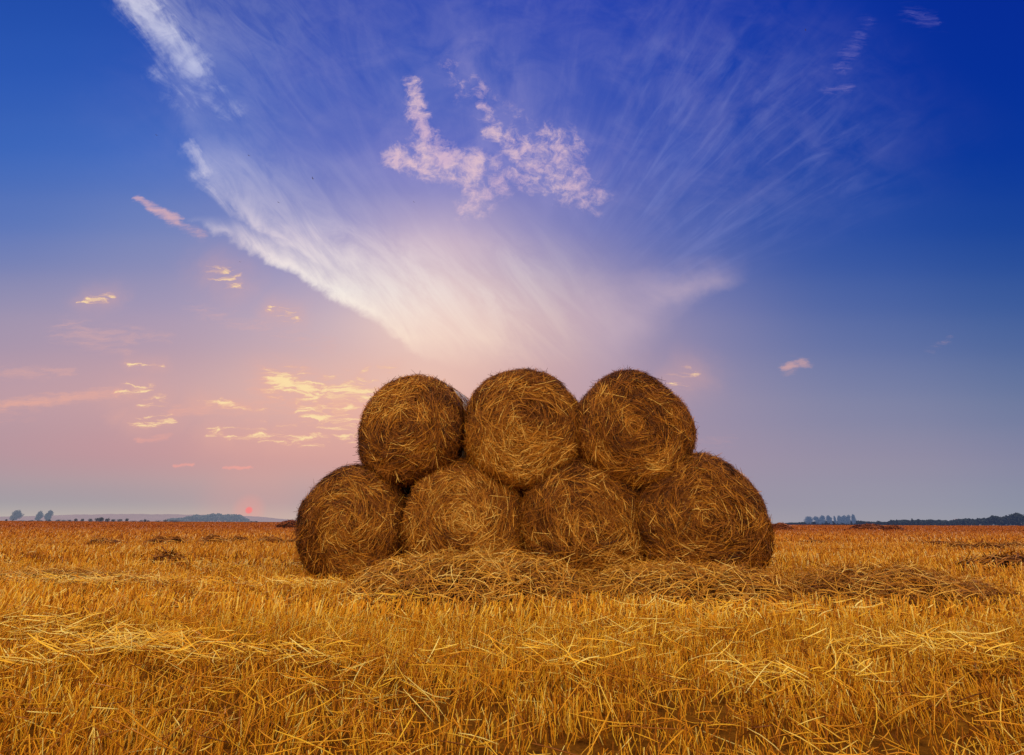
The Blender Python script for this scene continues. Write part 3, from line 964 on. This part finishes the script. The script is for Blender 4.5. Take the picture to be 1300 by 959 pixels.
# tall tree row on the right
td = 620
ROW = [(1030, 9.5, 11), (1041, 9.5, 10), (1047, 10.5, 8), (1056, 10.5, 7), (1063, 10, 3), (1069, 10.5, 6), (1074, 11, 7), (1080, 11, 6), (1087, 12, 5)]
ROWL = ['leftmost broad tree of the tall hazy row on the right horizon', 'second tree of the hazy row on the right horizon, crown merging with the first', 'third tree of the hazy row, just left of its first gap',
        'small round-headed tree alone between two gaps of the hazy row', 'very slim tree in the middle of the hazy row on the right', 'sixth tree of the hazy row, left flank of the densest group',
        'tree in the middle of the densest group of the hazy row', 'tree at the right flank of the densest group of the hazy row', 'tallest narrow tree standing apart at the right end of the hazy row']
for i, (px, hp, wp) in enumerate(ROW):
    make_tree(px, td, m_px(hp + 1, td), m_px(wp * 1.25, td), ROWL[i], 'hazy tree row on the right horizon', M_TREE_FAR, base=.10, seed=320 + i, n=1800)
# pointed little trees rising from the dark line
for i, (px, hp, wp) in enumerate(((1096, 5, 5), (1118, 5, 6), (1137, 5.5, 8), (1142, 6.5, 3.5), (1157, 6, 3), (1162, 7.5, 4), (1169, 6, 5), (1184, 6, 8), (1218, 6, 8), (1240, 7.5, 12))):
    make_tree(px, 600, m_px(hp + 1, 600), m_px(wp, 600), 'small dark tree standing up out of the right-hand tree line', 'dark trees of the right-hand tree line', M_TREE_DARK, base=.1, seed=350 + i, n=420, crowns=3)
# bushes along the left edge
for i, (px, hp, wp) in enumerate(((11, 3, 3), (66, 3, 6), (76, 3, 8), (98, 4.5, 5), (107, 4, 4), (117, 4.5, 7), (124, 5.5, 8), (130, 6.5, 7), (139, 5.5, 6), (146, 4.5, 6), (155, 4, 8), (163, 4.5, 5), (172, 2.5, 8),
                                  (181, 3, 7), (187, 4.5, 4), (191, 2.5, 5), (211, 3.5, 6), (30, 2, 7), (44, 2, 6), (55, 2.2, 8), (84, 2.6, 7), (90, 3, 6), (202, 2.5, 7), (220, 3, 6), (228, 2.6, 7), (322, 2.5, 6), (328, 2, 5))):
    make_bush(px, 520, m_px(hp, 520), m_px(wp, 520), 'low dark bush at the far edge of the field on the left', 'dark bushes along the left field edge', M_BUSH, 400 + i)


# ------------------------------------------------------------------ birds
def bird_mat():
    m, nt, b = new_mat('bird_feathers')
    n = noise(objco(), 9.0, 3)
    nt.links.new(ramp(n, [(.3, (.04, .04, .06)), (.7, (.09, .09, .12))]), b.inputs['Base Color'])
    return m


M_BIRD = bird_mat()


def bird_mesh(flap):
    b = MeshBuf()
    xs = [-.17, -.13, -.08, 0, .07, .11, .145, .165]; rs = [.006, .012, .03, .042, .036, .024, .026, .004]
    V = []
    for x, r in zip(xs, rs):
        for j in range(10):
            a = 6.283 * j / 10; V.append((r * math.cos(a), x, r * .9 * math.sin(a)))
    F = [[k * 10 + j, k * 10 + (j + 1) % 10, (k + 1) * 10 + (j + 1) % 10, (k + 1) * 10 + j] for k in range(len(xs) - 1) for j in range(10)]
    b.add(V, F)
    b.add([(0, .164, .008), (.006, .163, -.002), (-.006, .163, -.002), (0, .195, -.002)], [[0, 1, 3], [0, 3, 2], [1, 2, 3]])    # beak
    b.add([(-.01, -.15, .004), (.01, -.15, .004), (.05, -.29, 0), (.0, -.25, .002), (-.05, -.29, 0)], [[0, 1, 2, 3], [0, 3, 4, 4]][:1])
    b.add([(-.01, -.15, .0042), (0, -.25, .0022), (-.05, -.29, 0), (-.03, -.2, .003)], [[0, 1, 2, 3]])
    for s in (-1, 1):
        pts = [(.03, .07, -.05), (.14, .10, -.045), (.26, .075, -.03), (.38, .01, -.045), (.45, -.06, -.075)]
        V = []
        for (x, yl, yt) in pts:
            z = .02 + flap * x + (-.25 * x * x)
            V += [(s * x, yl, z), (s * x, yl * .5 + yt * .5, z + .008), (s * x, yt, z - .004)]
        F = []
        for k in range(4):
            for j in range(2):
                q = [k * 3 + j, k * 3 + j + 1, (k + 1) * 3 + j + 1, (k + 1) * 3 + j]
                F.append(q if s > 0 else q[::-1])
        b.add(V, F)
    return b


BIRDS = [(196, 176, 95, .5, 40, 'bird high at the left, over clear blue sky'), (314, 201, 75, .25, 80, 'bird just inside the left cloud bank, upper one'),
         (395, 229, 75, .15, 92, 'bird over the thin veil near the middle of the left sky'), (352, 260, 80, .2, 85, 'bird low over the bright cloud bank'),
         (524, 258, 110, .5, 30, 'bird below the pink puffy cloud'), (304, 336, 110, .4, 60, 'lowest bird, under the edge of the bright bank'),
         (1019, 35, 100, .4, 50, 'bird alone high in the right-hand sky')]
for i, (px, py, d, flap, yaw, lab) in enumerate(BIRDS):
    o = bird_mesh(flap).build('bird', [M_BIRD])
    o.scale = (.75,) * 3; o.location = spot(px, py, d); o.rotation_euler = (math.radians(8), math.radians(12 * (-1) ** i), math.radians(yaw))
    tag(o, lab, 'bird', 'birds in the sky')
